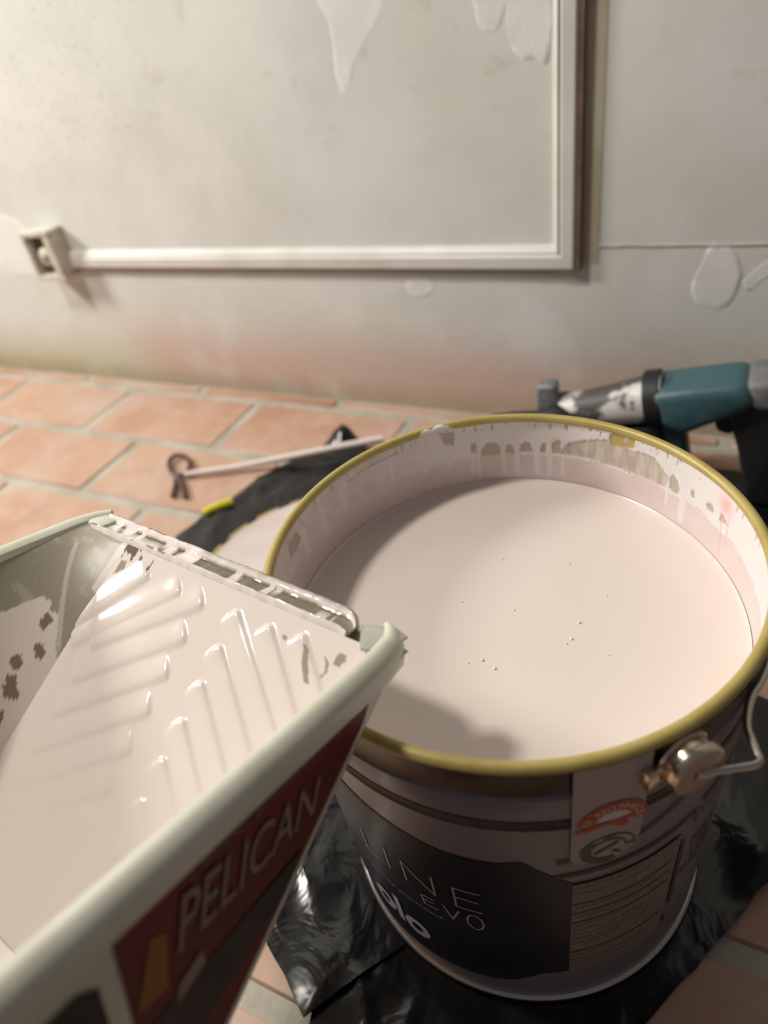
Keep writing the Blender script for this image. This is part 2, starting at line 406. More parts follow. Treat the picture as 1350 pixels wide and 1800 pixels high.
# ------------------------------------------------------------------ rod with wire hook
rod = tag(empty('hooked_rod', (-.58, .68, -.004)), 'thin paint-coated white rod on the tiles ending in a dark wire loop', 'rod')
def rl(p): return [(x + .58, y - .68, z + .004) for x, y, z in p]
v, f = tube(rl([(-.727, .613, .004), (-.65, .647, .006), (-.581, .677, .012), (-.50, .713, .020), (-.44, .741, .024)]), [.0042, .0048, .0052, .0054, .0054], 12)
obj('rod_shaft', v, f, M['rod'], rod)
v, f = tube(rl(smooth_path([(-.712, .563, .0015), (-.728, .59, .002), (-.738, .607, .0025), (-.728, .618, .003), (-.736, .637, .003), (-.757, .655, .003), (-.779, .657, .003), (-.781, .641, .003), (-.763, .620, .0035), (-.742, .608, .004), (-.722, .596, .003), (-.69, .566, .0015)], 6)), .0036, 8)
o = obj('wire_loop', v, f, M['wire_dark'], rod); o['label'] = 'dark twisted wire loop'

# ------------------------------------------------------------------ power drill
dr = tag(empty('power_drill', (-.02, .745, 0)), 'paint-splashed teal and black power drill lying behind the bucket by the wall', 'power tool')
def dl(v): return [(x + .02, y - .745, z) for x, y, z in v]
def dpart(name, poly, hw, bev, m, y=.745, label=None):
    v, f = prism(poly, y - hw, y + hw, bev); o = obj(name, dl(v), f, M[m], dr)
    if label: o['label'] = label
    return o
dpart('motor_housing', [(-.075, .146), (-.031, .156), (.02, .167), (.036, .150), (.028, .135), (-.005, .114), (-.033, .096), (-.06, .108)], .033, .011, 'teal', label='teal plastic motor housing')
v, f = tube([(-.185, .745, .098), (-.165, .745, .100), (-.13, .745, .108), (-.10, .745, .117), (-.075, .745, .124), (-.060, .745, .127)], [.014, .021, .024, .026, .029, .030], 24)
obj('gear_housing', dl(v), f, M['casting'], dr)['label'] = 'metal gear housing splashed with white paint'
v, f = tube([(-.078, .745, .1235), (-.062, .745, .127)], .0335, 24); obj('housing_collar', dl(v), f, M['black'], dr)
dpart('rear_cap', [(.02, .167), (.045, .171), (.075, .172), (.09, .155), (.075, .138), (.04, .134), (.028, .137)], .030, .008, 'greycap')
dpart('front_brace', [(-.062, .11), (-.034, .098), (-.026, .06), (-.018, .02), (-.018, .002), (-.05, .002), (-.052, .05)], .016, .005, 'teal_dark')
dpart('pistol_grip', [(.0, .134), (.03, .14), (.075, .142), (.074, .10), (.088, .004), (.040, .003), (.036, .035), (.024, .08), (.012, .11)], .022, .007, 'black')
dpart('trigger', [(.004, .133), (-.008, .117), (.0, .094), (.014, .090), (.022, .10), (.02, .13)], .010, .004, 'black')
v, f = lathe([(0, -.03), (.030, -.03), (.035, -.024), (.036, 0), (.035, .024), (.030, .03), (0, .03)], 40); v = [(-.178 + x, .745 + z, .076 + y) for x, y, z in v]
obj('side_handle', dl(v), f, M['black'], dr)
dpart('chuck_block', [(-.207, .134), (-.184, .136), (-.181, .09), (-.207, .085)], .011, .003, 'gauge', label='blue-grey metal block standing up')
dpart('lower_guard', [(-.20, .06), (-.15, .085), (-.112, .088), (-.06, .1), (-.05, .06), (-.054, .003), (-.20, .003)], .02, .006, 'black')
v, f = tube([(-.20, .745, .082), (-.24, .745, .078), (-.27, .745, .072)], [.012, .010, .008], 14); obj('spindle', dl(v), f, M['black'], dr)
v, f = lathe([(0, 0), (.004, 0), (.004, .004), (0, .004)], 12); v = [(-.036 + x, .7285 - z, .057 + y) for x, y, z in v]
obj('screw', dl(v), f, mat('copper_screw', (.4, .2, .08), .4, .6), dr)['label'] = 'copper-coloured screw'

# ------------------------------------------------------------------ bucket
HT = .2962
bk = tag(empty('paint_bucket', (BX, BY, 0)), 'open metal bucket with gold rim and dark printed label, nearly full of pink paint', 'bucket')
def rb(z): return .134 + .0045 * z / HT
prof = [(0, .004), (.131, .004), (.1325, .0035)]
for i in range(25): prof.append((rb(.006 + .234 * i / 24), .006 + .234 * i / 24))
prof += [(rb(.2435), .2435), (rb(.245) - .0012, .2452), (rb(.247) - .0018, .2475), (rb(.249) - .0012, .2498), (rb(.2515), .2515), (rb(.268), .268), (rb(.27) + .0007, .2702), (rb(.271) + .0007, .2712), (rb(.272) - .0012, .2728), (rb(.274) - .0018, .275), (.1365, .2955)]
body = obj('bucket_body', *lathe(prof, 180), M['print_lilac'], bk, angle=30); body['label'] = 'lilac-grey printed metal wall'
V, F = lathe([(rb(.2725) - .0008, .2727), (rb(.274) - .0014, .275), (.1371, .286), (.1373, .2955)], 180); obj('collar', V, F, M['collar'], bk)['label'] = 'bare shiny metal collar under the rim'
ring = [(.1374 + .0031 * math.cos(a), .2966 + .0031 * math.sin(a)) for a in [2 * PI * i / 14 for i in range(14)]]
obj('rim', *lathe(ring, 200, closed=True), M['gold'], bk)['label'] = 'rolled gold rim'
obj('groove_shade_band', *lathe([(rb(.2435) + .0004, .2435), (rb(.245) - .0007, .2453), (rb(.247) - .0013, .2475), (rb(.249) - .0007, .2497), (rb(.252) + .0004, .2520)], 180), M['groove'], bk)['label'] = 'dark band with groove shade painted in'  # dark ring paints in the groove's shade and dark reflection
V, F = grid(24, 8, lambda u, v: ((lambda t, p, w: ((.1374 + (.0033 + w) * math.cos(p)) * math.cos(t), (.1374 + (.0033 + w) * math.cos(p)) * math.sin(t), .2966 + (.0033 + w) * math.sin(p)))(math.radians(122.5 + 11.5 * u), math.radians(205 - (86 + 46 * fbm(u * 4, 2)) * v * min(1, 6 * u, 6 * (1 - u))), .0005 * math.sin(PI * v) * math.sin(PI * u))))
obj('rim_smear', V, F, mat('white_paint_smear', (.76, .72, .71), .4), bk)['label'] = 'white paint smeared over the rim'
ring = [(.1340 + .0032 * math.cos(a), .0034 + .0032 * math.sin(a)) for a in [2 * PI * i / 10 for i in range(10)]]
obj('base_bead', *lathe(ring, 160, closed=True), M['tin'], bk)
# inside wall with its paint film: colour follows drips, bare patches and old stains
WHITE = (.80, .76, .75); FPINK = (.75, .645, .62); BARE = (.49, .405, .32); YEL = (.50, .37, .13)
bare = [[(90, .271), (87.4, .279), (77.2, .287), (68.4, .285), (61.2, .286), (56, .276), (56.5, .267), (69.6, .266), (80.3, .268), (90, .2685)],
        [(117.8, .2775), (116.9, .280), (116.0, .2775), (116, .270), (117.9, .271)], [(114.7, .267), (114.2, .274), (112.4, .278), (110.2, .278), (108.7, .273), (108.6, .267)],
        [(107, .268), (106.6, .274), (105.6, .276), (104.6, .274), (104.4, .267)], [(102.7, .268), (102.2, .275), (100.8, .2775), (99.2, .276), (98.2, .268)],
        [(96.2, .268), (96, .275), (95, .277), (94.3, .276), (94.4, .267)], [(92.6, .269), (92.5, .277), (91.2, .280), (90, .279), (90.2, .268)],
        [(55.6, .278), (54.6, .280), (53.2, .278), (51.9, .272), (52.6, .267), (55.4, .268)], [(42.6, .275), (41, .278), (39.8, .277), (39, .273), (41.7, .272)],
        [(36.5, .277), (35.2, .278), (33.2, .274), (36.8, .272)], [(-169.4, .287), (-175.3, .287), (-176.5, .279), (-173, .276), (-168.5, .277)], [(127.1, .2935), (122.3, .292), (122.8, .280), (125.8, .283)],
        [(48.2, .277), (46.8, .278), (46.6, .272), (48, .272)], [(141, .2885), (153, .2885), (160, .287), (160, .2862), (150, .2872), (141, .2872)]]
yel = [(75.4, .2935), (67.7, .2950), (67.5, .287), (75.2, .283)]
drips = [(117.4, .7, .250), (115.6, .7, .247), (107.7, .8, .246), (103.5, 1., .246), (97.2, 1.1, .248), (93.4, .9, .248), (89.3, .8, .249), (55.9, .6, .2535), (50.5, 1.3, .247), (124.5, .9, .262), (133, 1.5, .262), (144, .8, .266), (60, .4, .270), (71.5, .5, .268), (-178, 1.5, .262), (172, 1.1, .258), (163, .9, .264)]
def film(th, z):
    w = fbm(th * .35, z * 260, 1); x = th + .25 * w; y = z + .0006 * fbm(th * 1.3, z * 90, 4)
    low = .2662 + .0035 * fbm(th * .12, 3, 2)
    c = FPINK if y < low else WHITE
    if y < low: c = lerp(FPINK, (.72, .59, .565), .5 + .9 * fbm(th * .1, z * 40, 8))
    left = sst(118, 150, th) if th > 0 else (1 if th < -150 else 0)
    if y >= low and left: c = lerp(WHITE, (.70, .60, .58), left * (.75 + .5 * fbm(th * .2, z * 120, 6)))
    for a, hw, zb in drips:
        d = abs(x - a) / hw
        if zb < y < .285 and d < 1: c = lerp(lerp(WHITE, FPINK, .15 if a < 100 else .35), c, sst(.75, 1, d))
    for p in bare:
        if abs(x - p[0][0]) < 40 and inpoly(x, y, p):
            c = lerp(BARE, (.64, .58, .53), .40 + .9 * fbm(th * .45, z * 45, 3) if p is bare[0] else .15)
    if inpoly(x, y, yel): c = YEL
    if y > .2885 and fbm(th * .8, z * 80, 12) > .38: c = lerp(BARE, WHITE, .3)
    g = math.exp(-((th - 35.2) / 2.6) ** 2 - ((z - .286) / .007) ** 2)
    for a, zb in ((35.9 - (z - .275) * -60, .25), (32.9, .262)):
        if zb < z < .283 and abs(th - a) < .45: g = max(g, .55)
    return lerp(c, (.84, .40, .40), .75 * g)
NU, NV = 1500, 44
V, F = [], []
cols = []
for i in range(NU):
    th = -180 + 360 * i / NU; ct, sn = math.cos(math.radians(th)), math.sin(math.radians(th))
    for j in range(NV + 1):
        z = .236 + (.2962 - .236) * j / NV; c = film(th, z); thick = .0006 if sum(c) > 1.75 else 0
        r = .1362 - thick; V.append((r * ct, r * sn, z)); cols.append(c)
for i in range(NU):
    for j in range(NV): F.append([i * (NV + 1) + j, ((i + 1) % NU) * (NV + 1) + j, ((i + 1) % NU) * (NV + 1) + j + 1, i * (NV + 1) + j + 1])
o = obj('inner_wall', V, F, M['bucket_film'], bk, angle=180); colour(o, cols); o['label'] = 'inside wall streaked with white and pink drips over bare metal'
obj('inner_liner', *lathe([(0, .006), (.130, .006), (.1362, .236)], 120), M['tin'], bk)

# printed wrap: everything below sits on the cylinder
def wp(th, z, off=.0005):
    r = rb(z) + off; t = math.radians(th); return (r * math.cos(t), r * math.sin(t), z)
def interp(tab, x):
    for (a, p), (b, q) in zip(tab, tab[1:]):
        if a <= x <= b: return p + (q - p) * (x - a) / (b - a)
    return tab[0][1] if x < tab[0][0] else tab[-1][1]
def wrapband(top, bot, t0, t1, off, n=90, rows=8):
    return grid(n, rows, lambda u, v: wp(t0 + (t1 - t0) * u, interp(bot, t0 + (t1 - t0) * u) + (interp(top, t0 + (t1 - t0) * u) - interp(bot, t0 + (t1 - t0) * u)) * v, off))
def strokes(lines, w, off):
    parts = []
    for ln in lines:
        for (a, b), (c, d) in zip(ln, ln[1:]):
            k = math.radians(1) * .137; dx, dz = (c - a) * k, d - b; L = math.hypot(dx, dz) or 1; nx, nz = -dz / L * w / 2, dx / L * w / 2
            ex, ez = dx / L * w * .35, dz / L * w * .35
            A = (a - ex / k, b - ez); Cc = (c + ex / k, d + ez); n = max(1, int(abs(c - a) / 3))
            parts.append(grid(n, 1, lambda u, v: wp(A[0] + (Cc[0] - A[0]) * u + nx / k * (2 * v - 1), A[1] + (Cc[1] - A[1]) * u + nz * (2 * v - 1), off)))
    return joinvf(*parts)
def glyphs(s, size):
    cu_ = bpy.data.curves.new('text', 'FONT'); cu_.body = s; cu_.size = size; cu_.resolution_u = 4
    ob = bpy.data.objects.new('text', cu_); me = bpy.data.meshes.new_from_object(ob)
    r = ([v.co.copy() for v in me.vertices], [list(p.vertices) for p in me.polygons])
    bpy.data.objects.remove(ob); bpy.data.curves.remove(cu_); bpy.data.meshes.remove(me); return r
def wraptext(s, th0, th1, z0, h, off, shear=0):
    v, f = glyphs(s, 1); x0 = min(p.x for p in v); x1 = max(p.x for p in v); y0 = min(p.y for p in v); y1 = max(p.y for p in v)
    return [wp(th0 + (th1 - th0) * (p.x - x0) / (x1 - x0), z0 + h * (p.y - y0) / (y1 - y0) + shear * (p.x - x0) / (x1 - x0), off) for p in v], f
top = [(-200, .255), (-150, .236), (-125, .2255), (-110, .218), (-97.6, .2127), (-87, .2082), (-76, .2080), (-70.7, .2117), (-66.7, .200), (-59.7, .182)]
bot = [(-200, .03), (-130, .020), (-110, .0235), (-99, .0266), (-80, .0315), (-74, .037), (-67, .0515), (-59.7, .0525)]
top = [(a, min(z, .2420)) for a, z in top]
obj('label_panel', *wrapband(top, bot, -190, -59.7, .0004, 120, 14), M['print_navy'], bk)['label'] = 'dark navy printed label panel'
ln = [[(a, interp(top, a) - (.0035 if a < -72 else .0055)) for a in range(-150, -60, 3)], [(a, interp(bot, a) + .0045) for a in range(-150, -80, 3)]]
for q in ln: obj('label_outline', *strokes([q], .0007, .0006), M['print_ink'], bk)
Ls = [[(-113.4, .1690), (-113.4, .1440), (-109, .1440)], [(-105.2, .1690), (-105.2, .1440)], [(-100.1, .1440), (-100.1, .1690), (-92.1, .1440), (-92.0, .1690)], [(-80.7, .1660), (-86.8, .1660), (-86.8, .1410), (-80.6, .1410)], [(-86.8, .1538), (-81.4, .1538)],
      [(-93.1, .1343), (-96.5, .1343), (-96.2, .1222), (-92.6, .1222)], [(-96.3, .1286), (-93.6, .1286)], [(-90.6, .1345), (-88.6, .1185), (-86.5, .1340)],
      [(-82.7 + 2.0 * math.cos(a), .1245 + .0102 * math.sin(a)) for a in [2 * PI * i / 24 for i in range(25)]]]
lt = joinvf(strokes(Ls, .0013, .0009), wraptext('PEINTURE ACRYLIQUE', -117, -91.5, .1150, .0036, .0009, -.006))
obj('lettering', *lt, M['print_white'], bk)['label'] = 'thin white printed words'
def ringsec(cx, cz, r0, r1, a0, a1, off, n=28, asp=1.):
    k = math.degrees(1 / .1375)
    return grid(n, 3, lambda u, v: wp(cx + k * (r0 + (r1 - r0) * v) * math.cos(math.radians(a0 + (a1 - a0) * u)), cz + asp * (r0 + (r1 - r0) * v) * math.sin(math.radians(a0 + (a1 - a0) * u)), off))
bl = joinvf(ringsec(-102.3, .0635, .0045, .0102, 0, 360, .0009, 40, 1.25), strokes([[(-108.3, .0905), (-108.3, .0555)]], .0052, .0009), ringsec(-114.2, .0670, .0045, .0102, 0, 360, .0009, 40, 1.25))
obj('logo_lettering', *bl, M['print_bold'], bk)['label'] = 'bold pale round letters near the foot of the label'
ip = [(-60.2, .1812), (-34, .1845), (-31.2, .184)]
obj('info_panel', *wrapband(ip, [(-60, .0515), (-31, .0515)], -60.0, -32.6, .0005, 24, 6), M['print_grey'], bk)['label'] = 'pale panel of fine print with ruled lines'
il = [[(-59.8 + i * 2.8, z + i * .0004) for i in range(10)] for z in (.1555, .1432, .1305, .0850)]
ink = joinvf(strokes(il, .0011, .0009), strokes([[(-60 + i * 2.8, .1815 + .0004 * i) for i in range(10)]], .0016, .0009),
    strokes([[(-63.4 + i * 2.6, .1926 + .0006 * i) for i in range(14)]], .0034, .0009), strokes([[(-63.3 + 3.2 * i, .2095 + .0002 * i + .00028 * i * i) for i in range(11)]], .0026, .0009),
    strokes([[(-31.6, .172), (-30.7, .089)]], .0034, .0009), strokes([[(-31.5, .070), (-31.3, .062)]], .003, .0009), strokes([[(-29, .1245), (-14, .128)]], .003, .0009),
    wraptext('EVO', -29.2, -21, .186, .011, .0009), wraptext('MAT', -27, -17, .150, .013, .0009), wraptext('10L', -26, -16, .134, .009, .0009),
    strokes([[(-27, .205 + .0), (-14, .2105)]], .0045, .0009))
obj('printed_lines', *ink, M['print_ink'], bk)
fp = joinvf(*[wraptext(w, -59.3, -59.3 + L, z, .0026, .0008, .003) for w, L, z in (('CONSEILS DE MISE EN OEUVRE', 15, .1738), ('PREPARATION DU SUPPORT', 18, .1668), ('APPLICATION ROULEAU', 20, .1490), ('SECHAGE 2 HEURES', 16, .1365), ('RENDEMENT', 11, .1235), ('NETTOYAGE A L EAU', 19, .1170), ('CONSERVER HORS GEL', 21, .1100), ('TENIR HORS DE PORTEE', 20, .1035), ('DES ENFANTS', 12, .0970), ('PRODUIT', 9, .0770), ('LOT ET DATE SUR LE FOND', 20, .0700), ('FABRIQUE EN FRANCE', 18, .0630))])
obj('fine_print', *fp, mat('fine_ink', (.17, .13, .11), .5), bk)
# sticker with two round seals
st_ = [(a, .2940) for a in (-61, -46)]
sbt = [(-61, .2120), (-59.5, .2085), (-57, .2052), (-54, .2040), (-51, .2055), (-48.5, .2095), (-46.8, .2160), (-46.2, .226)]
obj('sticker', *wrapband(st_, sbt, -60.9, -46.4, .0013, 24, 20), M['sticker'], bk)['label'] = 'white paper sticker running down from the rim'
red = joinvf(ringsec(-52.9, .2432, .0095, .0172, -8, 172, .0017, 30, 1.1), strokes([[(-59.6, .2405), (-57.4, .2418)], [(-57.6, .2425), (-50, .2445), (-46.4, .2455)]], .0036, .0017), strokes([[(-53.5, .2445), (-50.5, .239)]], .004, .0017))
obj('red_seal', *red, M['red'], bk)['label'] = 'red arched seal'
obj('seal_centre', *ringsec(-52.7, .2462, 0, .0082, 4, 176, .0016, 20, 1.05), mat('seal_white', (.62, .6, .57), .5), bk)['label'] = 'white half-moon inside the red seal'
def arctext(s, cx, cz, r, a0, a1, h, off, asp=1.):
    parts = []; k = math.degrees(1 / .1375)
    for i, ch in enumerate(s):
        if ch == ' ': continue
        a = math.radians(a0 + (a1 - a0) * i / (len(s) - 1)); v, f = glyphs(ch, h * 1.4); mx = (min(p.x for p in v) + max(p.x for p in v)) / 2
        q = []
        for p in v:
            x, y = p.x - mx, p.y - h / 2; tx, ty = math.sin(a), -math.cos(a)
            q.append(wp(cx + k * (r * math.cos(a) + x * tx + y * math.cos(a)), cz + asp * (r * math.sin(a) + x * ty + y * math.sin(a)), off))
        parts.append((q, f))
    return joinvf(*parts)
obj('seal_lettering', *arctext('SE RECOMMANDE', -52.9, .2432, .0134, 162, 8, .0040, .0021, 1.1), M['seal_text'], bk)
grn = joinvf(ringsec(-53.2, .2172, .0086, .0096, -5, 290, .0017, 34), ringsec(-53.2, .2172, .0130, .0140, -5, 290, .0017, 34), ringsec(-53.2, .2172, .0096, .0130, 130, 290, .0017, 20), ringsec(-53.2, .2172, .0096, .0130, 75, 105, .0017, 6), ringsec(-53.2, .2172, .0086, .014, -8, -2, .0017, 3),
    strokes([[(-55.7, .2150), (-51.4, .2215)]], .0024, .0017), strokes([[(-52, .2135), (-50.6, .2108)]], .0018, .0017))
obj('green_seal', *grn, M['seal_green'], bk)['label'] = 'dark green ring-shaped seal'
# ears and bail handle
def ear(th):
    t = math.radians(th); ax = Vector((math.cos(t), math.sin(t), 0)); ta = Vector((-math.sin(t), math.cos(t), 0))
    v, f = lathe([(0, 0), (.0135, 0), (.0138, .0035), (.0128, .0045), (.0128, .0085), (.0140, .0095), (.0140, .0125), (.0132, .0137), (.0035, .0137), (.0030, .012), (0, .012)], 36)
    q = [ax * (.1365 + z) + ta * x + Vector((0, 0, .2793 + y)) for x, y, z in v]
    obj('handle_ear', q, f, M['ear'], bk)['label'] = 'shiny copper-toned handle boss'
    s = box(-.021, -.010, 0, .006, -.006, .006, .0015)
    obj('ear_strap', [ax * (.1375 + p.y) + ta * p.x + Vector((0, 0, .2763 + p.z)) for p in s[0]], s[1], M['ear'], bk)
ear(-40); ear(140)
pth = [Vector((.1485 * math.cos(math.radians(-40)), .1485 * math.sin(math.radians(-40)), .2765)), Vector((.1172, -.0938, .2760)), Vector((.1205, -.0912, .2760)), Vector((.1250, -.0886, .2760)), Vector((.1300, -.0860, .2762)), Vector((.1335, -.0842, .2764)), Vector((.1358, -.0825, .2765)), Vector((.1366, -.0800, .2765)), Vector((.1356, -.0775, .2765)), Vector((.1338, -.0725, .2765)), Vector((.1310, -.0640, .2765))]
for k in range(1, 26):
    a = -26 + (166 - 10) * k / 26; h = .2765 - .02 * math.sin(PI * k / 26)
    pth.append(Vector((.1405 * math.cos(math.radians(a)), .1405 * math.sin(math.radians(a)), h)))
pth.append(Vector((.1485 * math.cos(math.radians(140)), .1485 * math.sin(math.radians(140)), .2765)))
v, f = tube(smooth_path(pth, 4), .0019, 10); obj('bail_handle', v, f, M['steel'], bk)['label'] = 'bent steel wire handle'

# ------------------------------------------------------------------ paint in the bucket
pt = tag(empty('bucket_paint', (BX, BY, .2425)), 'smooth pink paint filling the metal bucket', 'paint')
V, F = lathe([(.0, 0), (.06, 0), (.125, 0), (.132, .0001), (.1343, .0006), (.1352, .0014), (.1352, -.02), (0, -.02)], 160)
obj('paint_surface', V, F, M['paint'], pt)
bubs = [(-.0555, .2790), (-.0570, .2655), (-.0590, .2610), (-.095, .2775), (-.1155, .3195), (-.1010, .2350), (-.0925, .2315), (-.108, .2305), (-.045, .3050), (-.035, .2600), (-.0725, .3265), (-.128, .2750)]
for i, (x, y) in enumerate(bubs):
    r = .0011 if i in (0, 1, 5, 6) else .0007
    v, f = lathe([(r, -.0002), (r * .95, r * .25), (r * .7, r * .6), (r * .35, r * .8), (0, r * .85)], 14)
    obj('bubble', [(p[0] + x - BX + .0, p[1] + y - BY, p[2]) for p in v], f, M['paint'], pt)

# ------------------------------------------------------------------ roller tray (local axes: across, towards the near end, down)
T = Vector((-.11849, .17454, .32041)); e2 = Vector((.98814, -.15347, .00523)); e1 = Vector((.14904, .95028, -.27343)); eu = Vector((.0370, .27097, .96188))
TM = Matrix(((e2.x, -e1.x, -eu.x, T.x), (e2.y, -e1.y, -eu.y, T.y), (e2.z, -e1.z, -eu.z, T.z), (0, 0, 0, 1)))
tray = tag(empty('paint_tray', None, TM), 'paint-coated plastic roller tray with a red side label, tilted over the bucket edge', 'paint tray')
SL = .885
def rampc(b): return .006 + (b - .012) * SL if b < .262 else .006 + .25 * SL + (b - .262) * .12
AL, AR = -.187, -.006
# ribs: chevron bars on the ramp, s measured down the ramp
ribs = []
for k in range(9):
    s = .0085 + .0195 * k
    ribs.append((-.1125 + .0012 * k, s, -.78, .62)); ribs.append((-.0875 + .0008 * k, s - .003, .78, .62))
ribs += [(-.131, .0075, -.72, .69), (-.159, .0065, -.6, .8), (-.0645, .0055, .75, .66), (-.0440, .0030, .75, .66)]
def ribh(a, s):
    h = 0
    for ra, rs, dx, ds in ribs:
        L = .072; u = (a - ra) * dx + (s - rs) * ds; w = (a - ra) * ds - (s - rs) * dx
        if u > L: continue
        q = abs(w) / (.0046 if w > 0 else (.0108 if dx > 0 else .0165))
        if u < 0: q = math.hypot(q, u / .0042)
        if q < 1: h = max(h, (.5 + .5 * math.cos(PI * q)) * (.00125 if dx > 0 else .00105) * (1 - sst(.065, .15, s)) * (1 + .35 * math.exp(-(u / .006) ** 2)))
    return h
CO = .7489; SI = .6627
chips = [[(-.0415, .0045), (-.0375, .006), (-.034, .0125), (-.0285, .0205), (-.031, .0215), (-.037, .0135)], [(-.0275, .0055), (-.0235, .0075), (-.0225, .0125), (-.0255, .0165), (-.0245, .0110)], [(-.0215, .0010), (-.0165, .0015), (-.0175, .0065), (-.0225, .0080)],
         [(-.0545, .0035), (-.0515, .005), (-.053, .0065), (-.0555, .005)], [(-.184, .0035), (-.1795, .002), (-.178, .008), (-.184, .0125)]]
TRAYP = (.33, .29, .22)
def rampf(u, v):
    a = AL - .004 + (AR + .010 - AL) * u; s = -.0068 + .343 * v
    h = ribh(a, s)
    b = .012 + s * CO; c = .006 + s * SI
    e = max(0, 1 - abs(s + .0) / .02) * 0
    return (a, b - h * SI * -0 - h * .0, c - h * 1.15)
NU, NV = 230, 330
V, F = grid(NU, NV, rampf); cols = []
for i in range(NU + 1):
    for j in range(NV + 1):
        a = AL - .004 + (AR + .010 - AL) * i / NU; s = -.0068 + .343 * j / NV
        jx = .0006 * fbm(a * 400, s * 400, 1); c = PINK
        if any(inpoly(a + jx, s + jx, p) for p in chips): c = TRAYP
        if s < .004 and a < -.160 and fbm(a * 160, s * 70, 3) > .30: c = (.16, .12, .08)
        cols.append(c)
o = obj('ramp', V, F, M['paint_film'], tray, angle=180); colour(o, cols); o['label'] = 'ribbed sloping ramp coated in glossy pink paint'
# left wall (leans in), with paint film creeping up it
edge = [(.30, .30), (.12, .36), (.09, .38), (.074, .395), (.068, .43), (.062, .455), (.057, .50), (.053, .535), (.050, .64), (.053, .685), (.050, .81), (.054, .84), (.061, .935), (.062, 1.02), (.30, 1.02)]
def blob(b, t, cb, ct, rb_, rt): return ((b - cb) / rb_) ** 2 + ((t - ct) / rt) ** 2 < 1 + .9 * fbm(b * 300, t * 12, 5)
def lwall(u, v):
    b = -.006 + .36 * u; c1 = max(.002, rampc(max(b, .006)))
    bulge = .006 * math.sin(PI * v) * sst(-.006, .03, b)
    return (-.232 + (.232 - .187) * v - bulge * .3, b, .001 + (c1 - .001) * v)
NU, NV = 260, 110
V, F = grid(NU, NV, lwall); cols = []
for i in range(NU + 1):
    for j in range(NV + 1):
        b = -.006 + .36 * i / NU; t_ = j / NV; jb = .0012 * fbm(b * 250, t_ * 14, 2)
        c = PINK if inpoly(b + jb, t_, edge) else TRAYP
        if c is PINK and (blob(b, t_, .058, .72, .0045, .05) or blob(b, t_, .0675, .835, .003, .055) or blob(b, t_, .079, .745, .003, .06) or blob(b, t_, .087, .82, .004, .07) or blob(b, t_, .098, .86, .004, .05)): c = (.24, .17, .11)
        if c is TRAYP: c = lerp(TRAYP, (.52, .47, .41), .5 * sst(.15, .5, fbm(b * 90, t_ * 3, 7)))
        if b < .06 and abs(t_ - (.345 + (b - .022) * 16.2)) < .035 and b > .020: c = (.55, .47, .43)
        if b < .032 and t_ > .9: c = lerp(PINK, TRAYP, .3)
        cols.append(c)
o = obj('left_wall', V, F, M['wall_film'], tray, angle=180); colour(o, cols); o['label'] = 'grey-green plastic wall part covered by pink paint'
# right wall: outside face, inside face
def rwall(u, v, a0, a1, cc):
    b = -.002 + .352 * u; c1 = rampc(max(b, .004)) + cc; return (a0 + (a1 - a0) * v, b, .004 + (max(c1, .006) - .004) * v)
w1 = grid(60, 16, lambda u, v: rwall(u, v, .0035, .0050, .004)); w2 = grid(60, 16, lambda u, v: rwall(u, v, -.005, -.0045, .001))
obj('right_wall', *joinvf(w1, w2), M['tray'], tray)
# underside, near wall, outer left
und = grid(60, 4, lambda u, v: (-.191 + (.005 + .191) * v, -.006 + .356 * u, max(.0060, rampc(-.006 + .356 * u) + .0045)))
nw = grid(4, 12, lambda u, v: (-.232 + (.232 + .002) * u + (.045 * v * (1 - u)), .350, .001 + (rampc(.350) - .001) * v))
lo = grid(60, 8, lambda u, v: tuple(Vector(lwall(u, v)) + Vector((-.003, 0, .001))))
obj('tray_shell', *joinvf(und, nw, lo), M['tray'], tray)
# rolled rims
def sweep(profile, path):   # profile (side, down); path of (a, b, side dir)
    V, F = [], []; n = len(profile)
    for a, b, sx, sy in path:
        for d, c in profile: V.append((a + sx * d, b + sy * d, c))
    for i in range(len(path) - 1):
        for k in range(n - 1): F.append([i * n + k, i * n + k + 1, (i + 1) * n + k + 1, (i + 1) * n + k])
    F += [list(range(n)), [(len(path) - 1) * n + k for k in range(n)]]
    return V, F
RP = [(-.0010, .006), (-.0012, .0015), (-.0004, -.0004), (.0020, -.0016), (.0048, -.0014), (.0082, .0004), (.0103, .0035), (.0112, .0080), (.0108, .0120), (.0092, .0126), (.0088, .0085), (.0078, .0045), (.0050, .0028), (.002, .004)]
rp = [(-.0120, -.0105, 1, 0), (-.0095, -.008, 1, 0), (-.0062, -.002, 1, 0), (-.0046, .012, 1, 0), (-.0042, .03, 1, 0)] + [(-.0042 - .0006 * math.sin(k / 14 * PI), .03 + .023 * k, 1, 0) for k in range(1, 15)]
obj('right_rim', *sweep(RP, rp), M['tray'], tray)['label'] = 'thick rolled rim of pale plastic on the label side'
lp = [(-.226, -.010, -.6, -.5), (-.229, -.004, -.9, -.3), (-.2315, .006, -1, 0)] + [(-.232, .012 + .024 * k, -1, 0) for k in range(15)]
obj('left_rim', *sweep([(d * 1.5, c * 1.5) for d, c in RP], lp), M['tray'], tray)
np_ = [(-.232 + .0165 * k, .350, 0, 1) for k in range(15)]
obj('near_rim', *sweep(RP, np_), M['tray'], tray)
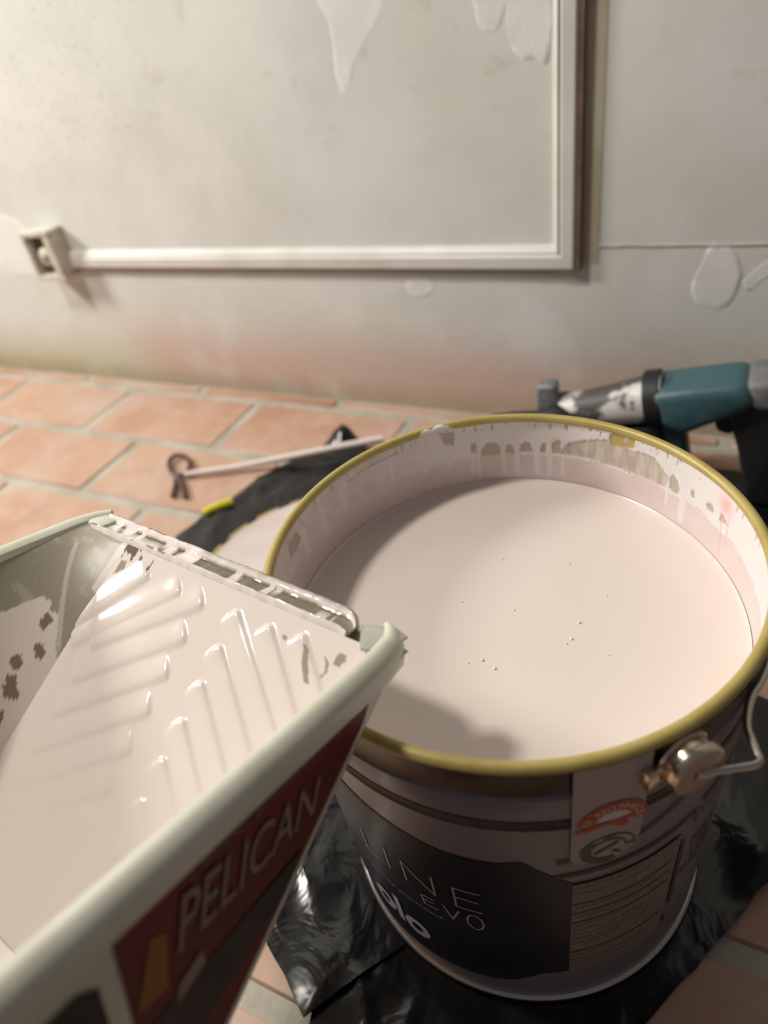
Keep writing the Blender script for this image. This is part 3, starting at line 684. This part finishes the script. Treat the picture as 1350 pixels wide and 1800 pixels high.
# far lip: two clear ridges with a channel between
LP = [(.0070, .0032), (.0062, -.0010), (.0052, -.0020), (.0040, -.0004), (.0010, .0014), (-.0050, .0010), (-.0062, -.0012), (-.0080, -.0026), (-.0102, -.0018), (-.0118, .0006), (-.0124, .0040), (-.0122, .0068), (-.0110, .0068), (-.0102, .0030), (-.006, .002), (-.002, .0028), (.0, .0040)]
V, F = [], []; n = len(LP)
lpath = [(-.2235 + (.2235 - .034) * i / 150, 0, 1, 0) for i in range(151)] + [(-.0312, .0000, .95, 0), (-.0285, .0006, .86, .05), (-.026, .0016, .74, .1), (-.0238, .0028, .6, .1), (-.022, .0040, .45, .1)]
NA = len(lpath) - 1
lipcols = []
for i, (a, ob_, sc, sk) in enumerate(lpath):
    for q, (b, c) in enumerate(LP):
        V.append((a - sk * b, ob_ + b * sc + .0005 * fbm(a * 90, q * .7, 2), c * sc + .0005 * fbm(a * 120, q * .9, 5)))
        hole = fbm(a * 130, q * 1.7, 9) > .28
        if a > -.136 and q in (3, 4, 5):
            lipcols.append((.17, .15, .10) if fbm(a * 70, q * .6, 4) < .38 else PINK)
        elif a > -.136 and q > 6: lipcols.append((.52, .49, .42))
        elif a < -.15 and hole and q in (2, 3, 4, 5, 8): lipcols.append((.15, .11, .07))
        else: lipcols.append(lerp(PINK, (.82, .75, .72), .6))
for i in range(NA):
    for k in range(n): F.append([i * n + k, i * n + (k + 1) % n, (i + 1) * n + (k + 1) % n, (i + 1) * n + k])
F += [list(range(n)), [NA * n + k for k in range(n)]]
o = obj('far_lip', V, F, vcol('lip_film', .1, 0), tray, angle=60); colour(o, lipcols); o['label'] = 'double-ridged far lip, paint-caked at one end and bare at the other'
# cut corner beside the lip and the clear tab at the tip
cv = prism([(-.0215, -.0045), (-.0060, -.0115), (.0030, -.0085), (.0005, .002), (-.0040, .008), (-.0100, .012), (-.0145, .006)], .0002, .0016, .0006, 2, 'xy')
obj('corner_tab', *cv, M['clear'], tray)['label'] = 'clear plastic corner tip'
cv = prism([(-.237, -.006), (-.226, -.0125), (-.215, -.012), (-.216, .003), (-.229, .005)], -.001, .004, .0012, 2, 'xy')
obj('lip_corner', *cv, M['tray'], tray)
# label on the right wall (b, c) plane
def onwall(poly, off, n=1):
    return [(.0035 + .0015 * min(1, max(0, c / max(.02, rampc(b)))) + off, b, c) for b, c in poly], [list(range(len(poly)))]
def le(b, m=0): return rampc(b) - .001 - m
lab = [(.022, .0105), (.026, le(.026))] + [(b, le(b)) for b in (.04, .07, .10, .13, .16, .19)] + [(.185, .012)]
lab = [(.0225, .0095), (.030, le(.030)), (.155, le(.155)), (.155, .0095)]
obj('side_label', *onwall(lab, .0004), M['label_red'], tray, smooth=False)['label'] = 'dark red printed side label'
pb = lambda u, d: (.158 - u, d)   # u from the near end towards the tip, d below the rim
bandp = [(.152, .064), (.110, .0600), (.0735, .0560), (.0860, .0700), (.105, .0790), (.152, .098)]
obj('label_band', *onwall(bandp, .0007), M['label_black'], tray, smooth=False)['label'] = 'black lower band of the label'
oc_ = [(.1535, .052), (.1415, .054), (.138, .030), (.1435, .026)]
obj('label_badge', *onwall(oc_, .0009), M['label_orange'], tray, smooth=False)['label'] = 'orange badge on the label'
def walltext(s, b0, b1, c0, h, slant, off, taper=1.):
    v, f = glyphs(s, 1); x0 = min(p.x for p in v); x1 = max(p.x for p in v); y0 = min(p.y for p in v); y1 = max(p.y for p in v); q = []
    for p in v:
        u = (p.x - x0) / (x1 - x0); w = (p.y - y0) / (y1 - y0)
        b = b0 + (b1 - b0) * u - slant * w * h; c = c0 - h * w * (1 + (taper - 1) * u)
        q.append((.0045 + off, b, c))
    return q, f
obj('label_title', *walltext('PELICAN', .136, .066, .0440, .0235, .25, .0009, .72), M['label_cream'], tray, smooth=False)['label'] = 'cream slanted printed word'
obj('label_subtitle', *walltext('bac peinture', .121, .046, .0180, .0052, .2, .0009), M['label_pink'], tray, smooth=False)
ub = [(.118, .0485), (.126, .062), (.140, .066), (.137, .052)]
obj('label_flash', *onwall([(.127, .053), (.138, .058), (.1400, .066), (.126, .0605)], .0010), M['label_cream'], tray, smooth=False)
obj('grip_recess', *onwall([(.162, .026), (.168, .021), (.230, .022), (.236, .028), (.236, .085), (.162, .085)], .0006), M['black'], tray, smooth=False)['label'] = 'black hand-hold opening'

# ------------------------------------------------------------------ paint pool in the tray (level in the world)
pool = tag(empty('tray_paint', None, TM), 'pool of pink paint at the deep end of the roller tray', 'paint')
s0 = .185; b0 = .012 + s0 * CO; c0 = .006 + s0 * SI
def poolf(u, v):
    b = b0 + (.345 - b0) * v; aL = -.1842 - .0125 * v; a = aL + (-.0075 - aL) * u
    return (a, b, c0 - .0012 + (.2734 * (b - b0) + .0052 * (a + .1)) / .9619)
V, F = grid(30, 30, poolf); obj('paint_surface', V, F, M['paint'], pool)
